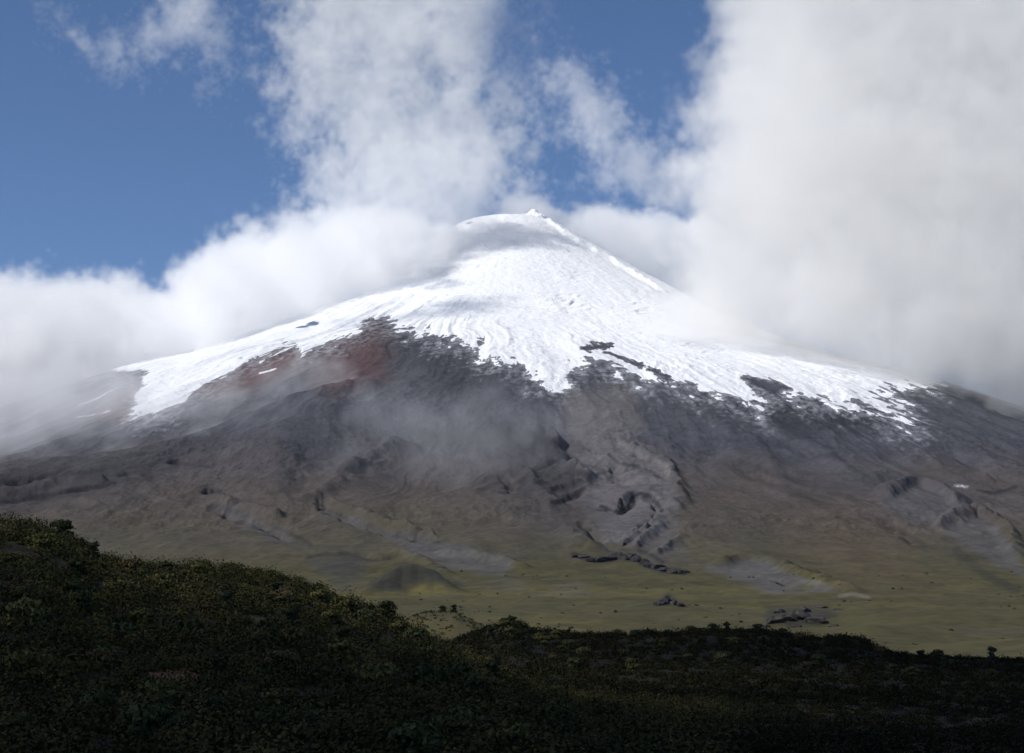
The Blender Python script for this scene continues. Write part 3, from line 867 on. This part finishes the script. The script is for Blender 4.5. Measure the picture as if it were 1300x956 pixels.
def volume_object(name, lo, hi, dens, mat):
    """dens is indexed [x, y, z]; the points that carry it are read by the volume's own geometry nodes"""
    res = dens.shape
    n = dens.size
    me = bpy.data.meshes.new(name + '_density')
    me.vertices.add(n)
    at = me.attributes.new('density', 'FLOAT', 'POINT')
    at.data.foreach_set('value', np.ascontiguousarray(dens.transpose(2, 1, 0), np.float32).ravel())
    carrier = bpy.data.objects.new(name + '_density', me)
    vol = bpy.data.volumes.new(name)
    vol.materials.append(mat)
    o = bpy.data.objects.new(name, vol)
    COL.objects.link(o)
    md = o.modifiers.new('air', 'NODES')
    md.node_group = grid_group(name + '_air', lo, hi, res, mat, carrier)
    return o

def cloud(name, label, poly, y, T, vox, R, mat, amp=.45, L=700, expo=1.75, w=.5, bias=0.0, seed=1, lean=0.0, aniso=(1, 1, 1), thin=None):
    """a cloud with a traced outline, standing at distance y, T metres deep to either side, edges eaten by noise"""
    pw = [unproj(u, v, y) for u, v in poly]
    xs, zs = np.array([p[0] for p in pw]), np.array([p[2] for p in pw])
    mpp = y / F
    pad = 2 * vox + R * .6 * mpp
    zm = zs.mean()
    ly = sorted((lean * (zs.min() - zm), lean * (zs.max() - zm)))
    lo = np.array([xs.min() - pad, y + ly[0] - 1.25 * T, zs.min() - pad]); hi = np.array([xs.max() + pad, y + ly[1] + 1.25 * T, zs.max() + pad])
    res = np.maximum(8, ((hi - lo) / vox).astype(int))
    hi = lo + (res - 1) * vox
    gx, gy, gz = (lo[i] + np.arange(res[i]) * vox for i in range(3))
    x2, z2 = np.meshgrid(gx, gz, indexing='ij')
    sd = sdist(x2, z2, list(zip(xs, zs))) / (R * mpp)
    base = np.clip(sd, -2, 1)
    yc = y + lean * (z2 - zm)
    q = ((gy[None, :, None] - yc[:, None, :]) / T) ** 2
    rng = np.random.default_rng(seed)
    n = spectral(tuple(res), vox, L, expo, rng, aniso)
    s = base[:, None, :] - q + amp * n + bias
    d = sstep(0, w, s)
    if thin is not None:
        uu, vv = proj(x2, np.full_like(x2, y), z2)
        d = d * thin(uu, vv)[:, None, :]
    d[d < .004] = 0
    for k in range(3):                       # nothing on the faces of the box
        sl = [slice(None)] * 3
        for e in (0, -1):
            sl[k] = e; d[tuple(sl)] = 0
    o = volume_object(name, lo.tolist(), hi.tolist(), d.astype(np.float32), mat)
    return tag(o, label, 'cloud', 'clouds around the volcano', 'thing')

if not NOCLOUD:
    white = cloud_mat('sunlit_cloud', (.997, .997, .998), .0055, .0)
    grey = cloud_mat('grey_cloud', (.952, .952, .955), .0032, .0)  # grey clouds from here: their shade is put into a lower albedo
    column = cloud_mat('column_cloud', (.965, .965, .968), .0030, .0)
    hanging = cloud_mat('shade_toned_cloud', (.975, .975, .978), .0036, .0)
    greyer = cloud_mat('heavy_grey_cloud', (.965, .957, .944), .0028, .0)
    wisp = cloud_mat('thin_cloud', (.98, .98, .985), .0028, .1)
    cloud('cloud', 'white sunlit cloud bank lying along the left flank of the volcano',
          [(-220, 385), (-100, 372), (0, 350), (35, 347), (65, 372), (100, 362), (150, 351), (185, 372), (205, 372), (230, 340), (260, 315), (300, 293), (350, 285), (400, 268),
           (440, 256), (500, 262), (570, 290), (600, 356), (490, 390), (430, 426), (350, 454), (300, 470), (240, 492), (190, 512), (120, 548), (60, 575), (0, 600), (-220, 660)],
          8780, 560, 16, 45, white, .36, 500, 1.95, .45, .12, seed=3, lean=.6)
    cloud('cloud', 'white sunlit cloud behind the right shoulder of the summit',
          [(640, 246), (690, 262), (730, 276), (770, 268), (800, 274), (835, 275), (870, 276), (905, 282), (935, 300), (955, 360), (940, 430), (880, 420), (850, 390), (780, 345), (730, 310), (640, 300)],
          9950, 420, 14, 26, white, .3, 350, 1.95, .4, .1, seed=4)
    cloud('cloud', 'torn pale grey cloud column trailing up above the summit',
          [(325, -140), (332, 60), (355, 130), (398, 200), (402, 245), (450, 285), (560, 300), (632, 270), (676, 235), (672, 150), (655, 60), (720, -140)],
          9950, 330, 12, 75, column, .5, 500, 1.8, .9, -.06, seed=5, lean=.6,
          thin=lambda u, v: 1 - .72 * sstep(560, 650, u) * sstep(150, 60, v))
    cloud('cloud', 'shade-toned grey cloud hanging in front of the left side of the summit',
          [(385, 205), (440, 175), (540, 160), (640, 175), (668, 222), (648, 256), (628, 300), (600, 338), (556, 350), (490, 345), (430, 322), (385, 270)],
          8860, 190, 10, 50, hanging, .4, 350, 1.8, .8, .15, seed=15)
    cloud('cloud', 'huge grey cloud covering the right flank and the right of the sky',
          [(945, -160), (928, 40), (905, 110), (912, 170), (888, 205), (880, 260), (900, 300), (872, 350), (842, 395), (868, 462), (950, 478), (1035, 484), (1056, 508), (1100, 532),
           (1180, 532), (1240, 558), (1300, 592), (1460, 670), (1460, -160)],
          7900, 720, 17, 90, greyer, .30, 700, 1.9, .6, .14, seed=6, lean=.6)
    cloud('cloud', 'thin torn grey wisp between the summit column and the huge right cloud',
          [(690, 70), (750, 85), (800, 130), (822, 165), (850, 190), (915, 180), (920, 265), (860, 272), (800, 252), (740, 228), (712, 180)],
          7700, 260, 10, 45, wisp, .6, 350, 1.8, .9, -.22, seed=7)
    cloud('cloud', 'small thin wisp high in the blue at the upper left',
          [(70, 20), (110, 45), (150, 40), (195, 10), (200, -60), (275, -60), (290, 40), (284, 110), (266, 130), (240, 75), (190, 66), (140, 84), (95, 70)],
          7500, 200, 9, 40, wisp, .55, 300, 1.75, .9, -.16, seed=8)

    shade = cloud_mat('dense_cloud', (.98, .98, .985), .018, .3)
    c0 = SUN_TO * 1700 + Vector((760, 0, 0))
    gx, gy, gz = (c0[0] + np.arange(-1150, 1151, 50.), c0[1] + 300 + np.arange(-900, 901, 50.), c0[2] + np.arange(-250, 251, 50.))
    a, b_, c_ = np.meshgrid(gx - c0[0], gy - c0[1] - 300, gz - c0[2], indexing='ij')
    n = spectral(a.shape, 50, 700, 1.75, np.random.default_rng(91))
    d = sstep(0, .5, .75 - (a / 1000) ** 2 - (b_ / 800) ** 2 - (c_ / 200) ** 2 + .25 * n)
    d[[0, -1]] = 0; d[:, [0, -1]] = 0; d[:, :, [0, -1]] = 0
    tag(volume_object('cloud', [gx[0], gy[0], gz[0]], [gx[-1], gy[-1], gz[-1]], d.astype(np.float32), shade), 'dense grey cloud overhead that keeps the near hill in shade', 'cloud', 'clouds around the volcano', 'thing')

    def mist(name, label, poly, y0, y1, vox, R, mat, height, seed, amp=.5, L=500, bias=.1, w=1.0, top=260):
        """thin cloud lying on the slope: densest near the ground under a traced outline"""
        pts = [unproj(u, v, yy) for (u, v) in poly for yy in (y0, y1)]
        lo = np.array([min(p[0] for p in pts), y0, 0.0]); hi = np.array([max(p[0] for p in pts), y1, 0.0])
        gx, gy = np.arange(lo[0], hi[0], vox), np.arange(y0, y1, vox)
        x2, y2 = np.meshgrid(gx, gy, indexing='ij')
        g2 = ground_z(x2, y2)
        uu, vv = proj(x2, y2, g2)
        base = np.clip(sdist(uu, vv, poly) / R, -1, 1)
        ok = base > -.9
        z0, z1 = g2[ok].min() - 40, g2[ok].max() + top
        gz = np.arange(z0, z1, vox)
        n = spectral((len(gx), len(gy), len(gz)), vox, L, 1.75, np.random.default_rng(seed), (1, 1, 1.6))
        h = gz[None, None, :] - g2[:, :, None]
        s = base[:, :, None] + amp * n + bias - np.clip(h / height, -.2, 9)
        d = sstep(0, w, s)
        d[h < -3 * vox] = 0
        d[d < .004] = 0
        for k in range(3):
            sl = [slice(None)] * 3
            for e in (0, -1):
                sl[k] = e; d[tuple(sl)] = 0
        o = volume_object(name, [gx[0], gy[0], gz[0]], [gx[-1], gy[-1], gz[-1]], d.astype(np.float32), mat)
        return tag(o, label, 'mist', 'mist on the slopes', 'thing')
    m_mist = cloud_mat('mist', (.975, .975, .985), .0042, .1)
    mist('mist', 'pale mist filling the hollow behind the dark left shoulder', [(-160, 470), (60, 475), (150, 470), (200, 510), (270, 505), (340, 488), (400, 468), (440, 470), (420, 490), (350, 510), (270, 545), (190, 570), (0, 595), (-120, 605)],
         5800, 9900, 28, 60, m_mist, 170, 21, .28, 900, .25, 1.1)
    m_veil = cloud_mat('veil', (.975, .975, .985), .0011, .1)
    mist('mist', 'faint bluish veil drifting over the middle of the slope', [(380, 500), (480, 480), (620, 480), (760, 490), (830, 540), (780, 600), (640, 640), (520, 640), (420, 600)],
         5200, 7400, 26, 80, m_veil, 170, 22, .3, 700, .1, 1.2)

    # the air itself: one closed box of thin haze round the camera and the whole place, below the sky
    hz = bpy.data.meshes.new('haze')
    x0, x1, y0_, y1_, z0_, z1_ = -26500, 26500, -3000, 24500, -160, 2350
    hz.from_pydata([(x, y, z) for z in (z0_, z1_) for y in (y0_, y1_) for x in (x0, x1)], [],
                   [(0, 2, 3, 1), (4, 5, 7, 6), (0, 1, 5, 4), (2, 6, 7, 3), (0, 4, 6, 2), (1, 3, 7, 5)])
    m_haze = cloud_mat('haze', (.90, .94, 1.0), .35e-5, .2)
    for n_ in m_haze.node_tree.nodes:
        if n_.type == 'PRINCIPLED_VOLUME': n_.inputs['Density Attribute'].default_value = ''
    tag(obj('haze', hz, m_haze), 'thin bluish haze in the air before the volcano', kind='stuff')
